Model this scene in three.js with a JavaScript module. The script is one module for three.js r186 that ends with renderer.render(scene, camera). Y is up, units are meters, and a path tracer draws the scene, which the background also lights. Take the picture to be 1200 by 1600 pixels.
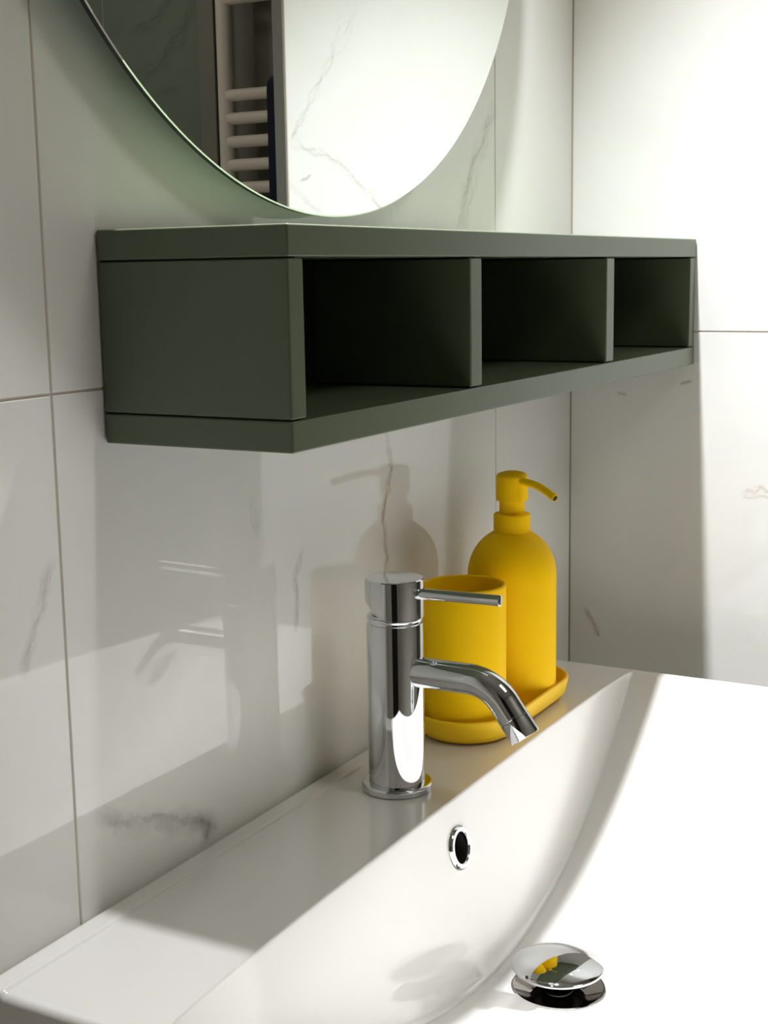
import * as THREE from 'three';
import { mergeGeometries, mergeVertices, toCreasedNormals } from 'three/addons/utils/BufferGeometryUtils.js';
import { RoundedBoxGeometry } from 'three/addons/geometries/RoundedBoxGeometry.js';
import { RectAreaLightUniformsLib } from 'three/addons/lights/RectAreaLightUniformsLib.js';
import { ImprovedNoise } from 'three/addons/math/ImprovedNoise.js';

// ------------------------------------------------------------------ camera, lights, exposure
// y = 0 is the flat rear deck of the basin, z = 0 the tiled wall it hangs on, x runs along that wall
const scene = new THREE.Scene();
scene.background = new THREE.Color(0x000000);
const camera = new THREE.PerspectiveCamera(2 * Math.atan(800 / 2178.04) * 180 / Math.PI, 0.75, 0.05, 30);
camera.position.set(-0.6361, 0.382, 0.543);
camera.up.set(0.157, 0.9852, -0.0688);
camera.lookAt(-0.6361 + 0.8607, 0.382 - 0.1707, 0.543 - 0.4797);
scene.add(camera);

const renderer = new THREE.WebGLRenderer({ antialias: true });
renderer.toneMapping = THREE.LinearToneMapping;
renderer.toneMappingExposure = 2.36;
renderer.shadowMap.enabled = true;

const LAMP = { xs: [0.05, 0.40], y: 1.112, z: 0.0975, power: [1.1, 3.25], angle: 0.9, penumbra: 1.0, color: 0xf8faff };  // two lamps out of view above the mirror, lighting basin and walls
for (let i = 0; i < 2; i++) {
  const s = new THREE.SpotLight(LAMP.color, LAMP.power[i], 0, LAMP.angle, LAMP.penumbra, 2);
  s.name = 'unseen_mirror_lamp_light';
  s.position.set(LAMP.xs[i], LAMP.y - 0.004, LAMP.z);
  s.target.position.set(LAMP.xs[i] + (i ? -0.30 : 0.06), -1, LAMP.z + 0.55);
  s.castShadow = true; s.shadow.radius = 0.6; s.shadow.mapSize.set(2048, 2048);
  s.shadow.camera.near = 0.02; s.shadow.bias = -0.0005;
  scene.add(s, s.target);
}

// added fill panel under the ceiling, in front of the basin and outside the frame
RectAreaLightUniformsLib.init();
const FILL_PANEL = { x: 0.30, y: 1.53, z: 1.25, w: 0.5, d: 0.5, power: 1.5 };
{
  const p = new THREE.RectAreaLight(0xfffaf2, FILL_PANEL.power, FILL_PANEL.w, FILL_PANEL.d);
  p.name = 'added_fill_panel_light'; p.position.set(FILL_PANEL.x, FILL_PANEL.y - 0.004, FILL_PANEL.z); p.lookAt(FILL_PANEL.x, -1, FILL_PANEL.z); scene.add(p);
}

// ------------------------------------------------------------------ helpers
let seed = 7;
const rnd = () => { seed = (seed * 16807) % 2147483647; return seed / 2147483647; };
const noise = new ImprovedNoise();
const V2 = (x, y) => new THREE.Vector2(x, y), V3 = (x, y, z) => new THREE.Vector3(x, y, z);
const used = {};
function numbered(name) { const n = used[name] = (used[name] ?? -1) + 1; return n ? name + '_' + String(n).padStart(3, '0') : name; }
function part(name, geo, mat, parent) {
  const m = new THREE.Mesh(geo, mat); m.name = numbered(name); m.castShadow = m.receiveShadow = true;
  parent.add(m); return m;
}
function thing(name, label, category, pos = [0, 0, 0], group) {
  const g = new THREE.Group(); g.name = numbered(name); g.position.set(...pos);
  g.userData = { label, category }; if (group) g.userData.group = group;
  scene.add(g); return g;
}
function struct(name, geo, mat) {
  const m = new THREE.Mesh(geo, mat); m.name = name; m.castShadow = m.receiveShadow = true; m.userData.kind = 'structure';
  scene.add(m); return m;
}
function box(x0, x1, y0, y1, z0, z1, r = 0.0012) {
  const g = r > 0 ? new RoundedBoxGeometry(x1 - x0, y1 - y0, z1 - z0, 2, r) : new THREE.BoxGeometry(x1 - x0, y1 - y0, z1 - z0);
  g.translate((x0 + x1) / 2, (y0 + y1) / 2, (z0 + z1) / 2); return g;
}
// toCreasedNormals joins corners by the centimetre, so small shapes are creased at a thousand times their size
function creased(g, a) { g.scale(1000, 1000, 1000); const o = toCreasedNormals(g, a); o.scale(0.001, 0.001, 0.001); return o; }
function lathe(pts, seg = 96, crease = 0.6) {
  return creased(new THREE.LatheGeometry(pts.map(p => V2(p[0], p[1])), seg), crease);
}
// a rounded corner of a lathe profile: from a to b around the corner c
function arcPts(cx, cy, r, a0, a1, n = 8) {
  const o = []; for (let i = 0; i <= n; i++) { const a = a0 + (a1 - a0) * i / n; o.push([cx + r * Math.cos(a), cy + r * Math.sin(a)]); } return o;
}

// ------------------------------------------------------------------ materials
const M = {
  grout: new THREE.MeshStandardMaterial({ color: 0xc4b8a9, roughness: 0.9 }),
  plaster: new THREE.MeshStandardMaterial({ color: 0xd5d2ca, roughness: 0.9 }),
  floor: new THREE.MeshStandardMaterial({ color: 0xb3aa9e, roughness: 0.5 }),
  green: new THREE.MeshStandardMaterial({ color: 0x606b53, roughness: 0.36 }),
  greenShaded: new THREE.MeshStandardMaterial({ color: 0x20251c, roughness: 0.7 }),  // darker copy of the green, puts the shelf's recess shade into colour
  ceramic: new THREE.MeshPhysicalMaterial({ color: 0xe9e7e3, roughness: 0.22, ior: 1.5, clearcoat: 1, clearcoatRoughness: 0.02 }),
  flangeDarkened: new THREE.MeshStandardMaterial({ color: 0x837e78, metalness: 1, roughness: 0.08 }),  // chrome coloured darker to stand for the dark reflections in the flange
  darkProfile: new THREE.MeshStandardMaterial({ color: 0x77746a, metalness: 0.3, roughness: 0.5 }),
  chrome: new THREE.MeshStandardMaterial({ color: 0xd2d4d6, metalness: 1, roughness: 0.025 }),
  holeShade: new THREE.MeshStandardMaterial({ color: 0x17130f, roughness: 0.7 }),  // near-black colour stands for the shade inside the holes
  yellow: new THREE.MeshPhysicalMaterial({ color: 0xffcd00, roughness: 0.6, specularIntensity: 0.22 }),
  yellowGlaze: new THREE.MeshPhysicalMaterial({ color: 0xffd014, roughness: 0.4, specularIntensity: 0.6 }),
  mirror: new THREE.MeshStandardMaterial({ color: 0xf0f3ef, metalness: 1, roughness: 0 }),
  mirrorBack: new THREE.MeshStandardMaterial({ color: 0x4c6e5a, roughness: 0.6 }),
  mirrorEdge: new THREE.MeshPhysicalMaterial({ color: 0x0c1712, roughness: 0.08 }),
  alu: new THREE.MeshStandardMaterial({ color: 0xa9a79f, metalness: 0.9, roughness: 0.35 }),
  radiator: new THREE.MeshStandardMaterial({ color: 0xd2c9bd, roughness: 0.4 }),
  towel: new THREE.MeshStandardMaterial({ color: 0x10182c, roughness: 0.95 }),
  glass: new THREE.MeshPhysicalMaterial({ color: 0xeef5f0, roughness: 0, transmission: 1, thickness: 0, ior: 1.5 }),
  lampBody: new THREE.MeshStandardMaterial({ color: 0xc9cacb, metalness: 1, roughness: 0.2 }),
  lampGlow: new THREE.MeshStandardMaterial({ color: 0xfff6e6, emissive: 0xfff1dc, emissiveIntensity: 40 }),
};

// marble print of one wall: soft clouds and the veins that the photograph shows, drawn in metres
function marble(u0, u1, v0, v1, px, veins, randomVeins = 0, base = '#ebebe6') {
  const W = Math.min(2048, Math.round((u1 - u0) * px)), H = Math.min(2048, Math.round((v1 - v0) * px));
  const c = document.createElement('canvas'); c.width = W; c.height = H;
  const g = c.getContext('2d');
  g.fillStyle = base; g.fillRect(0, 0, W, H);
  const X = u => (u - u0) / (u1 - u0) * W, Y = v => (v1 - v) / (v1 - v0) * H;
  const jag = (pts, amp, n) => {
    for (let k = 0; k < n; k++) {
      const o = [pts[0]];
      for (let i = 1; i < pts.length; i++) {
        const a = pts[i - 1], b = pts[i], l = Math.hypot(b[0] - a[0], b[1] - a[1]);
        o.push([(a[0] + b[0]) / 2 + (rnd() - 0.5) * amp * l, (a[1] + b[1]) / 2 + (rnd() - 0.5) * amp * l], b);
      }
      pts = o;
    }
    return pts;
  };
  const stroke = (pts, w, col, alpha) => {
    for (let i = 1; i < pts.length; i++) {
      const t = i / pts.length;
      g.strokeStyle = col; g.lineCap = 'round';
      g.globalAlpha = alpha * (0.35 + 0.65 * rnd()) * Math.min(1, 6 * t, 6 * (1 - t) + 0.15);
      g.lineWidth = Math.max(0.6, w * W / (u1 - u0) * (0.4 + 0.9 * rnd()));
      g.beginPath(); g.moveTo(X(pts[i - 1][0]), Y(pts[i - 1][1])); g.lineTo(X(pts[i][0]), Y(pts[i][1])); g.stroke();
    }
    g.globalAlpha = 1;
  };
  for (let i = 0; i < randomVeins; i++) {
    let u = u0 + rnd() * (u1 - u0), v = v0 + rnd() * (v1 - v0), a = 0.6 + rnd() * 1.1; const p = [[u, v]];
    for (let k = 0; k < 4; k++) { u += Math.cos(a) * 0.09; v -= Math.sin(a) * 0.09; a += (rnd() - 0.5) * 0.9; p.push([u, v]); }
    veins = veins.concat([{ p, w: 0.002 + 0.003 * rnd(), a: 0.10 + 0.12 * rnd(), s: 0.008 + 0.012 * rnd() }]);
  }
  for (const vn of veins) {
    const col = vn.c ?? '#8d8983';
    if (vn.s) for (let k = 0; k < 5; k++) stroke(jag(vn.p.map(q => [q[0] + (rnd() - 0.5) * vn.s, q[1] + (rnd() - 0.5) * vn.s]), 0.35, 3), vn.w * 2.0, col, vn.a * 0.10);
    stroke(jag(vn.p, 0.30, 4), vn.w * 0.8, col, vn.a * 0.32);
    stroke(jag(vn.p, 0.30, 4), vn.w * 0.35, col, vn.a * 0.40);
  }
  // clouds
  const im = g.getImageData(0, 0, W, H), d = im.data;
  for (let y = 0; y < H; y++) for (let x = 0; x < W; x++) {
    const u = u0 + x / W * (u1 - u0), v = v1 - y / H * (v1 - v0), i = 4 * (y * W + x);
    const n = noise.noise(u * 5 + 3, v * 5, 1.7) * 5 + noise.noise(u * 17, v * 17, 5.2) * 2.5;
    d[i] += n; d[i + 1] += n; d[i + 2] += n * 0.85;
  }
  g.putImageData(im, 0, 0);
  const t = new THREE.CanvasTexture(c); t.colorSpace = THREE.SRGBColorSpace; t.anisotropy = 8; t.magFilter = THREE.LinearFilter;
  const m = new THREE.MeshPhysicalMaterial({ map: t, roughness: 0.035, ior: 1.5 });
  m.userData = {};
  return { mat: m, rect: [u0, u1, v0, v1] };
}
// one tile with chamfered edges in the plane (u, v), facing n; uv follow the wall's print
function tileGeo(ua, ub, va, vb, rect, toWorld, th = 0.009, ch = 0.0005) {
  const pos = [], uv = [], idx = [];
  const ring = (i, n) => [[ua + i, va + i], [ub - i, va + i], [ub - i, vb - i], [ua + i, vb - i]].map(([u, v]) => {
    pos.push(...toWorld(u, v, n)); uv.push((u - rect[0]) / (rect[1] - rect[0]), (v - rect[2]) / (rect[3] - rect[2])); return pos.length / 3 - 1;
  });
  const quad = (a, b, c, d) => idx.push(a, b, c, a, c, d);
  const f = ring(ch, 0); quad(...f);
  const e0 = ring(ch, 0), e1 = ring(0, -ch);
  for (let i = 0; i < 4; i++) quad(e1[i], e1[(i + 1) % 4], e0[(i + 1) % 4], e0[i]);
  const s0 = ring(0, -ch), s1 = ring(0, -th);
  for (let i = 0; i < 4; i++) quad(s1[i], s1[(i + 1) % 4], s0[(i + 1) % 4], s0[i]);
  const b = ring(0, -th); quad(b[3], b[2], b[1], b[0]);
  const g = new THREE.BufferGeometry();
  g.setAttribute('position', new THREE.Float32BufferAttribute(pos, 3));
  g.setAttribute('uv', new THREE.Float32BufferAttribute(uv, 2));
  g.setIndex(idx); const o = g.toNonIndexed(); o.computeVertexNormals(); return o;
}
const JOINT = 0.0015;
function tileWall(wall, us, vs, mr, toWorld) {
  for (let i = 1; i < us.length; i++) for (let j = 1; j < vs.length; j++)
    part('marble_tile', tileGeo(us[i - 1] + JOINT / 2, us[i] - JOINT / 2, vs[j - 1] + JOINT / 2, vs[j] - JOINT / 2, mr.rect, toWorld), mr.mat, wall);
}

// ------------------------------------------------------------------ the room
const FL = -0.85, CE = 1.55, XL = -1.9, XR = 0.7474, XF = 1.40, ZF = 1.9, PEND = 0.408, PT = 0.10, G = 0.0007;
struct('floor', box(XL - 0.1, XF + 0.1, FL - 0.1, FL, -0.1, ZF + 0.1, 0), M.floor);
struct('ceiling', box(XL - 0.1, XF + 0.1, CE, CE + 0.1, -0.1, ZF + 0.1, 0), M.plaster);
const wallBack = struct('wall_back', box(XL - 0.1, XF + 0.1, FL, CE, -0.1, -G, 0), M.grout);
const wallRight = struct('wall_right', box(XR + G, XR + PT, FL, CE, -G, PEND - 0.004, 0), M.grout);
const wallFar = struct('wall_far', box(XF + G, XF + 0.1, FL, CE, -0.1, ZF + 0.1, 0), M.grout);
struct('wall_left', box(XL - 0.1, XL, FL, CE, -0.1, ZF + 0.1, 0), M.plaster);
struct('unseen_dark_board_1', box(XL + 0.001, XL + 0.04, FL + 0.001, 1.22, 0.72, 1.72, 0.004), new THREE.MeshStandardMaterial({ color: 0x17110d, roughness: 0.7 }));  // dark board out of view, gives the chrome its dark reflected stripe
struct('wall_front', box(XL, XF, FL, CE, ZF, ZF + 0.1, 0), M.plaster);

const mBack = marble(-0.70, 0.76, -0.12, 1.1, 1400, [
  { p: [[0.556, 0.535], [0.535, 0.505], [0.511, 0.477], [0.495, 0.448], [0.474, 0.415]], w: 0.0045, a: 0.32, s: 0.014, c: '#85837b' },
  { p: [[0.545, 0.50], [0.52, 0.47], [0.50, 0.435], [0.49, 0.41]], w: 0.003, a: 0.22, s: 0.012, c: '#85837b' },
  { p: [[0.52, 0.56], [0.50, 0.545]], w: 0.002, a: 0.2, s: 0.006 },
  { p: [[0.343, 0.262], [0.352, 0.222], [0.340, 0.196], [0.336, 0.182], [0.343, 0.150], [0.338, 0.128]], w: 0.0026, a: 0.5, s: 0.004, c: '#8c7a6c' },
  { p: [[0.214, 0.182], [0.203, 0.160], [0.205, 0.140], [0.201, 0.12]], w: 0.0022, a: 0.4, s: 0.005, c: '#96857b' },
  { p: [[-0.03, 0.062], [0.0, 0.047], [0.03, 0.041], [0.055, 0.028], [0.078, 0.022], [0.097, 0.008]], w: 0.0055, a: 0.2, s: 0.012, c: '#7d7069' },
  { p: [[0.07, 0.022], [0.088, 0.014], [0.083, 0.004]], w: 0.006, a: 0.2, s: 0.010, c: '#7d7069' },
  { p: [[-0.048, 0.224], [-0.058, 0.205], [-0.072, 0.178], [-0.078, 0.16]], w: 0.003, a: 0.25, s: 0.006, c: '#a08a86' },
  { p: [[0.15, 0.23], [0.155, 0.20]], w: 0.002, a: 0.2, s: 0.006 },
], 3);
tileWall(wallBack, [-1.843, -1.243, -0.643, -0.043, 0.557, XR - 0.0005], [-0.8835, -0.2835, 0.3165, 0.9165, 1.5165], mBack, (u, v, n) => [u, v, n]);
const mRight = marble(0, 0.42, -0.12, 1.1, 1600, [
  { p: [[0.300, 0.673], [0.334, 0.616], [0.352, 0.59], [0.369, 0.563], [0.385, 0.540], [0.392, 0.53]], w: 0.0016, a: 0.42, s: 0.004, c: '#9b8a80' },
  { p: [[0.398, 0.535], [0.37, 0.518], [0.345, 0.512], [0.32, 0.496], [0.30, 0.475], [0.28, 0.454], [0.26, 0.44]], w: 0.0018, a: 0.42, s: 0.005, c: '#9b8a80' },
  { p: [[0.380, 0.484], [0.372, 0.486], [0.366, 0.491]], w: 0.0014, a: 0.4, s: 0.002, c: '#9b8a80' },
  { p: [[0.402, 0.490], [0.385, 0.472], [0.366, 0.455], [0.35, 0.446]], w: 0.0014, a: 0.3, s: 0.006, c: '#9b8a80' },
  { p: [[0.018, 0.020], [0.029, 0.003], [0.034, -0.010]], w: 0.0022, a: 0.42, s: 0.004, c: '#83695c' },
  { p: [[0.183, 0.152], [0.19, 0.160], [0.197, 0.157], [0.203, 0.163], [0.21, 0.158], [0.222, 0.162]], w: 0.0009, a: 0.6, s: 0.005, c: '#b29379' },
  { p: [[0.186, 0.151], [0.195, 0.152], [0.205, 0.154], [0.216, 0.150]], w: 0.0008, a: 0.5, s: 0.004, c: '#b29379' },
  { p: [[0.119, 0.264], [0.130, 0.267]], w: 0.0015, a: 0.6, s: 0.001, c: '#8d7b6d' },
  { p: [[0.052, 0.253], [0.062, 0.251]], w: 0.001, a: 0.5, s: 0.001, c: '#8d7b6d' },
]);
tileWall(wallRight, [0.0000, PEND - 0.011], [-0.8835, -0.2835, 0.3165, 0.9165, 1.5165], mRight, (u, v, n) => [XR - n, v, u].map((q, k) => q));
struct('trim_1', box(XR - 0.002, XR + PT, FL, CE, PEND - 0.0105, PEND + 0.004, 0.001), M.alu);
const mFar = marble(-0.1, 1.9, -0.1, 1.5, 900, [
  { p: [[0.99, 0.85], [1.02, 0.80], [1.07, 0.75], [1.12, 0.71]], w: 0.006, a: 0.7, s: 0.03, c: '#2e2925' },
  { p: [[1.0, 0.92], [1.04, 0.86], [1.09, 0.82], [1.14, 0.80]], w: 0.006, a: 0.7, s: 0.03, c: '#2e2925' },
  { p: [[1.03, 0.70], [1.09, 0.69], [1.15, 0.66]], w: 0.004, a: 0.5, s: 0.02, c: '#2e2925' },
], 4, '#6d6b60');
tileWall(wallFar, [-0.0, 0.6, 1.2, 1.8], [-0.2835, 0.3165, 0.9165, 1.5165], mFar, (u, v, n) => [XF - n, v, u]);

// ------------------------------------------------------------------ washbasin
const BX0 = -0.130, BX1 = 0.6145, XC = 0.242, BA = 0.360, DEP = 0.132, BZ0 = 0.0015, BH = 0.15;
const tX = x => (x - XC) / BA;
const zDeck = x => 0.1122 + 0.0078 * Math.pow(Math.min(1.05, Math.abs(tX(x))), 4);        // front edge of the deck
const zFront = x => 0.374 + 0.046 * Math.pow(Math.max(0, 1 - Math.pow((x - XC) / 0.372, 2)), 1.3);         // bowed front of the basin
const smin = (a, b, k) => { const h = Math.max(k - Math.abs(a - b), 0) / k; return Math.min(a, b) - h * h * k / 4; };
const smax = (a, b, k) => -smin(-a, -b, k);
function basinY(x, z) {
  const t = tX(x), f = -DEP * (1 - t * t) * (t * t < 1 ? 1 : 0.4);
  const ze = zDeck(x);
  const rear = -(z - ze) * 4.8, front = -(zFront(x) - 0.014 - z) * 3.2;
  let y = smax(smax(f, rear, 0.013), front, 0.05);
  y = smin(y, 0, 0.004);
  return y + 0.0016 * (1 / (1 + Math.exp((z - 0.0195) / 0.0006)));                          // low upstand along the wall
}
const OV = { x: 0.2290, y: -0.0345, r: 0.0135 }, DR = { x: 0.242, z: 0.1918, r: 0.0325 };
function basinGeometry() {
  const edge = (R, n) => { const o = [[0, -BH]]; for (let i = 0; i <= n; i++) { const a = Math.PI / 2 * i / n; o.push([R * (1 - Math.cos(a)), -R * (1 - Math.sin(a))]); } return o; };
  const R = 0.005, E = edge(R, 5), xs = [], N = 360;
  for (const [d, y] of E) xs.push([BX0 + d, y]);
  for (let i = 1; i < N; i++) xs.push([BX0 + R + (BX1 - BX0 - 2 * R) * i / N, 0]);
  for (const [d, y] of [...E].reverse()) xs.push([BX1 - d, y]);
  const P = [], U = [], ix = [];
  let nz = 0;
  for (const [x, yx] of xs) {
    const ze = zDeck(x), zf = zFront(x), zs = [];
    for (const [d, y] of E) zs.push([BZ0 + d, y]);
    for (let i = 1; i <= 26; i++) zs.push([0.0125 + 0.011 * i / 26, 0]);
    for (let i = 1; i <= 12; i++) zs.push([0.0235 + (ze - 0.003 - 0.0235) * i / 12, 0]);
    for (let i = 1; i <= 84; i++) zs.push([ze - 0.003 + 0.0425 * i / 84, 0]);
    const za = ze + 0.0395, zb = zf - 0.012;
    for (let i = 1; i <= 110; i++) zs.push([za + (zb - za) * i / 110, 0]);
    zs.push([zf - R - 0.003, 0]);
    for (const [d, y] of [...E].reverse()) zs.push([zf - d, y]);
    nz = zs.length;
    for (const [z0, yz] of zs) {
      let px = x, z = z0;
      const dr = Math.hypot(x - DR.x, z - DR.z);                                              // the rim of the drain hole is a true circle
      if (Math.abs(dr - DR.r) < 0.0015) { px = DR.x + (x - DR.x) * DR.r / dr; z = DR.z + (z - DR.z) * DR.r / dr; }
      P.push(px, Math.min(yx, yz) <= -BH ? -BH : basinY(px, z) + Math.min(yx, yz), z); U.push(px, z);
    }
  }
  const skip = (a, b, c) => {
    const cx = (P[3 * a] + P[3 * b] + P[3 * c]) / 3, cy = (P[3 * a + 1] + P[3 * b + 1] + P[3 * c + 1]) / 3, cz = (P[3 * a + 2] + P[3 * b + 2] + P[3 * c + 2]) / 3;
    if (cz < 0.14 && Math.hypot(cx - OV.x, cy - OV.y) < OV.r) return true;
    return cy < -0.09 && cy > -0.149 && Math.hypot(cx - DR.x, cz - DR.z) < DR.r;
  };
  const tri = (a, b, c) => { if (!skip(a, b, c)) ix.push(a, b, c); };
  for (let i = 0; i + 1 < xs.length; i++) for (let j = 0; j + 1 < nz; j++) {
    const a = i * nz + j, b = a + nz; tri(a, a + 1, b); tri(b, a + 1, b + 1);
  }
  // underside
  const n0 = P.length / 3; P.push(XC, -BH, 0.18); U.push(0, 0);
  const ring = [];
  for (let i = 0; i < xs.length; i++) ring.push(i * nz);
  for (let j = 1; j < nz; j++) ring.push((xs.length - 1) * nz + j);
  for (let i = xs.length - 2; i >= 0; i--) ring.push(i * nz + nz - 1);
  for (let j = nz - 2; j > 0; j--) ring.push(j);
  for (let k = 0; k < ring.length; k++) ix.push(n0, ring[k], ring[(k + 1) % ring.length]);
  const g = new THREE.BufferGeometry();
  g.setAttribute('position', new THREE.Float32BufferAttribute(P, 3));
  g.setAttribute('uv', new THREE.Float32BufferAttribute(U, 2));
  g.setIndex(ix); g.computeVertexNormals();
  return g;
}
const basin = thing('washbasin', 'wide white glazed washbasin with a curved bowl and flat rear deck', 'washbasin');
part('bowl', basinGeometry(), M.ceramic, basin);
// overflow: where the sight line meets the rear wall of the bowl
let ovz = 0.1122; for (let z = 0.11; z < 0.14; z += 0.0001) if (basinY(OV.x, z) > OV.y) ovz = z;
const ovTilt = Math.atan(1 / 4.8);
{
  const ring = part('overflow_ring', lathe([[0.0110, -0.014], [0.0110, 0.0014], [0.0113, 0.0022], [0.0120, 0.0027], [0.0146, 0.0027], [0.0160, 0.0016], [0.0165, 0.0002], [0.0165, -0.004]], 72), M.chrome, basin);
  ring.userData.label = 'chrome overflow ring';
  ring.position.set(OV.x, OV.y, ovz); ring.rotation.x = Math.PI / 2 - ovTilt;
  const hole = part('overflow_hole', lathe([[0.0001, -0.012], [0.0108, -0.012], [0.0108, -0.0004]], 48), M.holeShade, basin);
  hole.userData.label = 'overflow hole coloured dark for its inner shade';
  hole.position.copy(ring.position); hole.rotation.copy(ring.rotation);
}

// pop-up waste in the bottom of the bowl
const drainY = basinY(DR.x, DR.z);
const drain = thing('drain_plug', 'round domed chrome drain plug raised open in the bottom of the basin', 'drain plug', [DR.x, drainY, DR.z]);
const flange = part('drain_flange', lathe([[0.0195, -0.016], [0.0195, -0.0072], [0.0205, -0.0062], [0.0318, -0.0004], [0.0328, 0.0006], [0.0337, 0.0006], [0.0342, 0.0], [0.0342, -0.006]], 96), M.flangeDarkened, basin);
flange.userData.label = 'dished chrome drain flange coloured darker for its dark reflections'; flange.position.set(DR.x, drainY, DR.z);
const dh = part('drain_hole', lathe([[0.0001, -0.0155], [0.0193, -0.0155], [0.0193, -0.0085]], 64), M.holeShade, basin);
dh.userData.label = 'drain opening coloured dark for its inner shade'; dh.position.copy(flange.position);
part('stem', lathe([[0.0001, -0.015], [0.0120, -0.015], [0.0120, 0.004], [0.0172, 0.006], [0.0180, 0.0085], [0.0172, 0.011], [0.0172, 0.0145], [0.0001, 0.0145]], 72), M.chrome, drain);
part('cap', lathe([[0.0001, 0.0135], [0.0270, 0.0135], [0.0322, 0.0150], ...arcPts(0.0322, 0.0164, 0.0014, -1.4, 1.25, 6), [0.0300, 0.0190], [0.0262, 0.0204], [0.0210, 0.0218], [0.0150, 0.0229], [0.0080, 0.0236], [0.0001, 0.0238]], 128, 1.2), M.chrome, drain);

// ------------------------------------------------------------------ faucet
const FX = 0.236, FZ = 0.0645;
const faucet = thing('basin_faucet', 'polished chrome single lever faucet standing on the rear deck of the basin', 'faucet', [FX, 0, FZ]);
part('base_flange', lathe([[0.0001, 0.0001], [0.0255, 0.0001], [0.0262, 0.0008], ...arcPts(0.0246, 0.0042, 0.0018, 0, Math.PI / 2, 6), [0.0215, 0.0062], [0.0001, 0.0062]], 96), M.chrome, faucet);
part('body', lathe([[0.0001, 0.004], [0.0211, 0.004], [0.0211, 0.1268], [0.0207, 0.1280], [0.0200, 0.1284], [0.0199, 0.1300], [0.0206, 0.1303], [0.0209, 0.1312], [0.0207, 0.1328], [0.0192, 0.1332], [0.0192, 0.1345], [0.0001, 0.1345]], 128), M.chrome, faucet);
// the lever cap, cut away at its lower rear edge
{
  const H0 = 0.1325, H1 = 0.1612, R = 0.0218, nA = 128;
  const prof = [[0, 0.0001, 0], [0, 0.6, 0], [0, 1, 0.0002], [1, 1, 0], [2, 1, 0], [2, 0.97, 1], [2, 0.6, 1], [2, 0.0001, 1]];
  const P = [], I = [];
  for (let i = 0; i <= nA; i++) {
    const a = i / nA * Math.PI * 2, s = Math.sin(a), c = Math.cos(a);                       // z = cos, rear is -z
    const rearCut = 0.0068 * Math.pow(Math.max(0, -c * 0.86 - s * 0.5), 2.2), low = H0 + rearCut;
    const q = [[0.0001, low], [R - 0.0004 - rearCut * 0.42, low], [R - 0.0002 - rearCut * 0.2, low + 0.0002 + rearCut * 0.4], [R, low + 0.0004 + rearCut * 0.9], [R, H1 - 0.0014], [R - 0.0002, H1 - 0.0007], [R - 0.0008, H1 - 0.0001], [R * 0.5, H1 + 0.0002], [0.0001, H1 + 0.0002]];
    for (const [r, y] of q) P.push(r * s, y, r * c);
  }
  const n = 9;
  for (let i = 0; i < nA; i++) for (let j = 0; j + 1 < n; j++) { const a = i * n + j, b = a + n; I.push(a, b, a + 1, b, b + 1, a + 1); }
  let g = new THREE.BufferGeometry(); g.setAttribute('position', new THREE.Float32BufferAttribute(P, 3)); g.setIndex(I);
  part('lever_cap', creased(g, 0.35), M.chrome, faucet);
}
// a round rod swept along a curve in the (y, z) plane with a chamfered end
function rod(pts, r, seg, endScale = 0.9) {
  const curve = pts instanceof THREE.Curve ? pts : new THREE.CatmullRomCurve3(pts);
  const g = new THREE.TubeGeometry(curve, seg, r, 40, false), out = [g.toNonIndexed()];
  const e = curve.getPoint(1), t = curve.getTangent(1);
  const cap = lathe([[r, 0], [r * (1 + endScale) / 2, r * 0.06], [r * endScale, r * 0.09], [0.00001, r * 0.09]], 40, 0.3);
  const m = new THREE.Matrix4().compose(e, new THREE.Quaternion().setFromUnitVectors(V3(0, 1, 0), t), V3(1, 1, 1));
  cap.applyMatrix4(m); out.push(cap.index ? cap.toNonIndexed() : cap);
  return mergeGeometries(out.map(q => { for (const k of Object.keys(q.attributes)) if (!['position', 'normal', 'uv'].includes(k)) q.deleteAttribute(k); return q; }));
}
part('lever_handle', rod(new THREE.LineCurve3(V3(0, 0.1508, 0.012), V3(-0.001, 0.1524, 0.0850)), 0.0040, 4, 0.8), M.chrome, faucet);
{
  // spout: straight, then a bend, then a short straight end with an aerator ring
  const y0 = 0.0922, z0 = 0.0600, rho = 0.034, th = 0.95, L = 0.0125, pts = [];
  const path = new THREE.CurvePath();
  const arc = []; for (let i = 0; i <= 24; i++) { const a = th * i / 24; arc.push(V3(0, y0 - rho * (1 - Math.cos(a)), z0 + rho * Math.sin(a))); }
  for (let i = 0; i < 12; i++) pts.push(V3(0, y0, 0.010 + (z0 - 0.010) * i / 12));
  pts.push(...arc);
  const d = V3(0, -Math.sin(th), Math.cos(th)), e = arc[24].clone();
  pts.push(e.clone().addScaledVector(d, L * 0.5), e.clone().addScaledVector(d, L));
  part('spout', new THREE.TubeGeometry(new THREE.CatmullRomCurve3(pts, false, 'centripetal'), 120, 0.0112, 48), M.chrome, faucet);
  const tip = e.clone().addScaledVector(d, L);
  const aer = part('aerator', lathe([[0.0112, -0.001], [0.0108, 0.0002], [0.0108, 0.0007], [0.01135, 0.0010], [0.01135, 0.0150], [0.0110, 0.0156], [0.0098, 0.0156], [0.0095, 0.0120], [0.0001, 0.0120]], 64), M.chrome, faucet);
  aer.position.copy(tip); aer.quaternion.setFromUnitVectors(V3(0, 1, 0), d);
}

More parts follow.
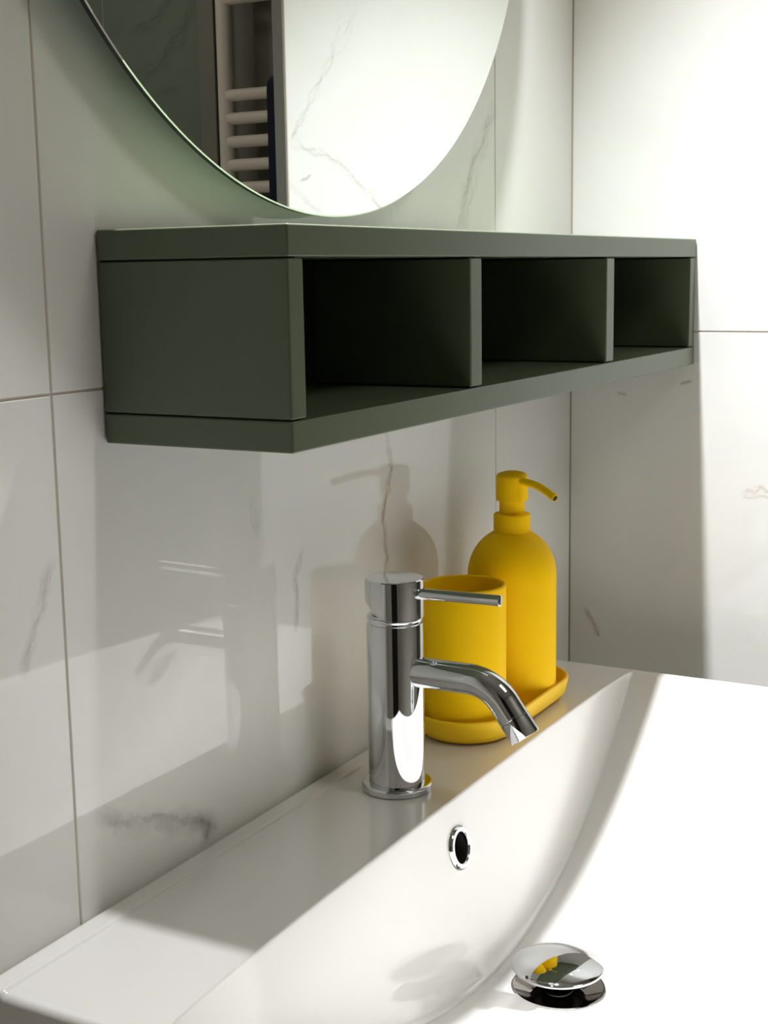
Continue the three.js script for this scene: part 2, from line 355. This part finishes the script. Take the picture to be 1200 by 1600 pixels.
// ------------------------------------------------------------------ yellow bathroom set
{
  // oval tray: a profile swept round a stadium outline
  const xa = 0.376, xb = 0.485, zc = 0.0555;
  const tray = thing('soap_tray', 'low oval yellow tray holding the yellow tumbler and soap dispenser', 'tray', [(xa + xb) / 2, 0, zc]);
  const half = (xb - xa) / 2;
  const prof = [[0.0, 0.0004], [0.030, 0.0004], ...arcPts(0.0320, 0.0105, 0.0101, -Math.PI / 2, -0.05, 8), [0.0440, 0.0185], ...arcPts(0.0426, 0.0196, 0.0016, 0, Math.PI, 8), [0.0396, 0.0130], ...arcPts(0.0350, 0.0110, 0.0042, 0, -Math.PI / 2, 6), [0.0, 0.0064]];
  const nS = 140, P = [], I = [], n = prof.length;
  const per = 4 * half + 2 * Math.PI * 0.04;
  for (let i = 0; i < nS; i++) {
    let s = i / nS * per, cx, nx, nz;
    if (s < 2 * half) { cx = -half + s; nx = 0; nz = 1; }
    else if ((s -= 2 * half) < Math.PI * 0.04) { const a = s / 0.04; cx = half; nx = Math.sin(a); nz = Math.cos(a); }
    else if ((s -= Math.PI * 0.04) < 2 * half) { cx = half - s; nx = 0; nz = -1; }
    else { const a = (s - 2 * half) / 0.04; cx = -half; nx = -Math.sin(a); nz = -Math.cos(a); }
    for (const [r, y] of prof) P.push(cx + nx * r, y, nz * r);
  }
  for (let i = 0; i < nS; i++) for (let j = 0; j + 1 < n; j++) { const a = i * n + j, b = ((i + 1) % nS) * n + j; I.push(a, b, a + 1, b, b + 1, a + 1); }
  const g = new THREE.BufferGeometry(); g.setAttribute('position', new THREE.Float32BufferAttribute(P, 3)); g.setIndex(I);
  part('dish', creased(g, 0.7), M.yellowGlaze, tray);
}
const TY = 0.0066;
const cup = thing('tumbler', 'plain yellow cylindrical tumbler standing behind the faucet', 'tumbler', [0.3736, TY, 0.0548]);
part('cup', lathe([[0.0001, 0.0002], [0.0300, 0.0002], ...arcPts(0.0313, 0.0030, 0.0028, -1.4, 0, 6), [0.0343, 0.010], [0.0343, 0.1190], ...arcPts(0.0328, 0.1195, 0.0015, 0, Math.PI, 8), [0.0313, 0.012], [0.0285, 0.0080], [0.0001, 0.0075]].map(([r, y], i) => [r, y]), 96), M.yellow, cup);
const soap = thing('soap_dispenser', 'yellow soap dispenser with rounded shoulders and a curved pump nozzle', 'soap dispenser', [0.4630, TY, 0.0580]);
{
  const R = 0.0388, y1 = 0.1115, pr = [[0.0001, 0.0002], [0.0345, 0.0002], ...arcPts(0.0353, 0.0037, 0.0035, -1.4, 0, 6), [R, 0.0100], [R, y1]];
  for (let i = 1; i <= 20; i++) { const a = i / 20 * 1.145; pr.push([R * Math.cos(a), y1 + 0.0415 * Math.sin(a)]); }
  pr.push([0.0001, y1 + 0.0415 * Math.sin(1.145)]);
  part('bottle', lathe(pr, 128, 0.5), M.yellow, soap);
  part('collar', lathe([[0.0001, 0.146], [0.0156, 0.146], [0.0160, 0.1475], [0.0160, 0.1642], ...arcPts(0.0148, 0.1642, 0.0012, 0, Math.PI / 2, 5), [0.0001, 0.1654]], 72), M.yellow, soap);
  const head = part('pump_head', lathe([[0.0001, 0.160], [0.0110, 0.160], [0.0110, 0.1765], [0.0122, 0.1765], [0.0138, 0.1772], [0.0138, 0.1940], ...arcPts(0.0090, 0.1965, 0.0048, -0.1, 1.25, 8), [0.0060, 0.2023], [0.0001, 0.2028]], 72), M.yellow, soap);
  const dx = -0.45, dz = 0.89;
  const curve = new THREE.CatmullRomCurve3([[0.006, 0.1945], [0.022, 0.1945], [0.034, 0.1932], [0.046, 0.1898], [0.0565, 0.1855]].map(([s, y]) => V3(dx * s, y, dz * s)));
  const nz = [new THREE.TubeGeometry(curve, 40, 0.0033, 20).toNonIndexed()];
  const e = curve.getPoint(1), q = new THREE.Quaternion().setFromUnitVectors(V3(0, 1, 0), curve.getTangent(1));
  const lip = lathe([[0.0033, 0], [0.0031, 0.0004], [0.0026, 0.0004], [0.0025, -0.0002]], 24).applyMatrix4(new THREE.Matrix4().compose(e, q, V3(1, 1, 1)));
  nz.push(lip.index ? lip.toNonIndexed() : lip);
  const nozzle = part('nozzle', mergeGeometries(nz), M.yellow, head);
  const bore = part('nozzle_bore', lathe([[0.0001, 0.0001], [0.0025, 0.0001]], 24).applyMatrix4(new THREE.Matrix4().compose(e, q, V3(1, 1, 1))), M.holeShade, head);
  bore.userData.label = 'opening of the nozzle as a disc coloured dark for its shade';
}

// ------------------------------------------------------------------ wall shelf
{
  const S = thing('wall_shelf', 'long olive green wall shelf with three open compartments under the round mirror', 'shelf');
  const L = 0.7460, D = 0.1325, Y0 = 0.2840, Y1 = 0.4077, T = 0.0175, g = 0.0009, Z0 = 0.0012;
  part('top_board', box(0, L, Y1 - T, Y1, Z0, D), M.green, S);
  part('bottom_board', box(0, L, Y0, Y0 + T, Z0, D), M.green, S);
  const a = Y0 + T + g, b = Y1 - T - g;
  for (const [x0, x1] of [[0.0002, 0.0155], [L - 0.0168, L - 0.0003]]) part('side_panel', box(x0, x1, a, b, Z0, D - 0.0004), M.green, S);
  for (const [x0, x1] of [[0.2267, 0.2450], [0.4924, 0.5110]]) part('divider', box(x0, x1, a, b, Z0 + 0.006, D - 0.0006), M.green, S);
  const core = part('back_panel', box(0.003, L - 0.003, Y0 + T - 0.003, Y1 - T + 0.003, Z0 + 0.001, 0.008, 0), M.greenShaded, S);
  core.userData.label = 'back panel coloured dark for the shade inside the compartments';
  // battens between boards and panels, coloured dark for the shade in the gaps
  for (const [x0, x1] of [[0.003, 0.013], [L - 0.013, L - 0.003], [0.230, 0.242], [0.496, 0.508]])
    for (const [u, w] of [[Y0 + T - 0.002, a + 0.002], [b - 0.002, Y1 - T + 0.002]]) part('joint_batten', box(x0, x1, u, w, 0.008, D - 0.004, 0), M.greenShaded, S);
}

// ------------------------------------------------------------------ round mirror
{
  const m = thing('round_mirror', 'large round frameless mirror hung on the marble wall above the green shelf', 'mirror', [0.2234, 0.7645, 0]);
  const R = 0.3447, ZM = 0.025;
  const turn = g => g.rotateX(Math.PI / 2);
  part('mirror_glass', turn(lathe([[R, ZM - 0.0006], [R - 0.0008, ZM], [0.0001, ZM]], 240, 0.2)), M.mirror, m);
  part('glass_edge', turn(lathe([[R - 0.0004, ZM - 0.004], [R, ZM - 0.0037], [R, ZM - 0.0006]], 240, 0.4)), M.mirrorEdge, m);
  part('backing', turn(lathe([[0.0001, ZM - 0.0042], [R - 0.001, ZM - 0.0042], [R - 0.001, ZM - 0.0005], [0.0001, ZM - 0.0005]].reverse(), 160, 0.2)), M.mirrorBack, m);
  part('hanging_frame', turn(lathe([[0.18, 0.0005], [0.18, ZM - 0.005], [0.20, ZM - 0.005], [0.20, 0.0005]].reverse(), 96, 0.2)), M.alu, m);
}

// ------------------------------------------------------------------ lamps over the mirror (outside the frame, they light the place)
for (let i = 0; i < 2; i++) {
  const l = thing('unseen_mirror_lamp', i ? 'right one of two unseen small lamps on short arms above the round mirror' : 'left one of two unseen small lamps on short arms above the round mirror', 'lamp', [LAMP.xs[i], LAMP.y, LAMP.z], 'lamps above the mirror');
  part('head', lathe([[0.024, 0.0], [0.030, 0.0], [0.030, 0.045], [0.027, 0.049], [0.0001, 0.050], [0.0001, 0.046], [0.024, 0.042], [0.024, 0.0]], 64), M.lampBody, l);
  part('glowing_disc', new THREE.CircleGeometry(0.022, 40).rotateX(Math.PI / 2).translate(0, 0.003, 0), M.lampGlow, l);
  part('arm', box(-0.006, 0.006, 0.022, 0.034, -LAMP.z + 0.006, -0.026, 0.002), M.lampBody, l);
  part('wall_plate', box(-0.025, 0.025, 0.004, 0.054, -LAMP.z + 0.0004, -LAMP.z + 0.008, 0.002), M.lampBody, l);
}

{  // unseen panel added as fill to lift the shaded deck and walls
  const c = thing('added_fill_panel', 'added fill light, a flat square panel under the ceiling in front of the basin', 'fill light', [FILL_PANEL.x, CE, FILL_PANEL.z]);
  part('fill_panel_frame', box(-FILL_PANEL.w / 2 - 0.02, FILL_PANEL.w / 2 + 0.02, -0.012, -0.0005, -FILL_PANEL.d / 2 - 0.02, FILL_PANEL.d / 2 + 0.02, 0.002), M.plaster, c);
  part('fill_diffuser', box(-FILL_PANEL.w / 2, FILL_PANEL.w / 2, -0.015, -0.0125, -FILL_PANEL.d / 2, FILL_PANEL.d / 2, 0), new THREE.MeshStandardMaterial({ color: 0xffffff, emissive: 0xfffaf2, emissiveIntensity: 1.5 }), c);
}

// ------------------------------------------------------------------ alcove behind the partition, seen in the mirror
{
  const rx = 1.345, r = thing('towel_radiator', 'white ladder towel radiator with horizontal bars seen reflected in the mirror', 'radiator', [rx, 0, 0.7]);
  for (const z of [0.199, -0.215]) part('upright', new THREE.CapsuleGeometry(0.0135, 1.3, 6, 24).translate(0, 0.32, z), M.radiator, r);
  const ys = []; for (let k = 0; k < 14; k++) ys.push(0.672 - 0.0375 * k);
  for (let k = 0; k < 3; k++) ys.push(0.90 - 0.0375 * k);
  for (const y of ys) part('bar', new THREE.CylinderGeometry(0.0098, 0.0098, 0.40, 24).rotateX(Math.PI / 2).translate(-0.004, y, -0.008), M.radiator, r);
  for (const [y, z] of [[0.92, 0.199], [-0.25, 0.199], [0.92, -0.215], [-0.25, -0.215]]) part('bracket', new THREE.CylinderGeometry(0.007, 0.007, 0.050, 16).rotateZ(Math.PI / 2).translate(0.0285, y, z), M.radiator, r);
  // towel folded over a bar
  const t = thing('towel', 'dark navy towel hung over the bars of the towel radiator', 'towel', [rx - 0.004, 0.672, 0.652]);
  const sh = new THREE.Shape(); sh.moveTo(-0.024, -0.50); sh.lineTo(-0.024, 0); sh.absarc(0, 0, 0.024, Math.PI, 0, true); sh.lineTo(0.024, -0.40); sh.lineTo(0.013, -0.40); sh.lineTo(0.013, 0); sh.absarc(0, 0, 0.013, 0, Math.PI, false); sh.lineTo(-0.013, -0.50);
  part('towel_cloth', new THREE.ExtrudeGeometry(sh, { depth: 0.27, bevelEnabled: true, bevelSize: 0.0015, bevelThickness: 0.003, bevelSegments: 2, curveSegments: 16 }).translate(0, 0, -0.125), M.towel, t);
  const s = thing('shower_screen', 'clear glass shower screen with a metal edge profile seen reflected in the mirror', 'shower screen', [1.38, FL, 0.953]);
  part('edge_profile', box(-0.012, 0.012, 0.0, 2.05, -0.016, 0.018, 0.002), M.darkProfile, s);
  part('glass_panel', box(-0.003, 0.003, 0.004, 2.046, 0.017, 0.90, 0.001), M.glass, s);
}

renderer.render(scene, camera);
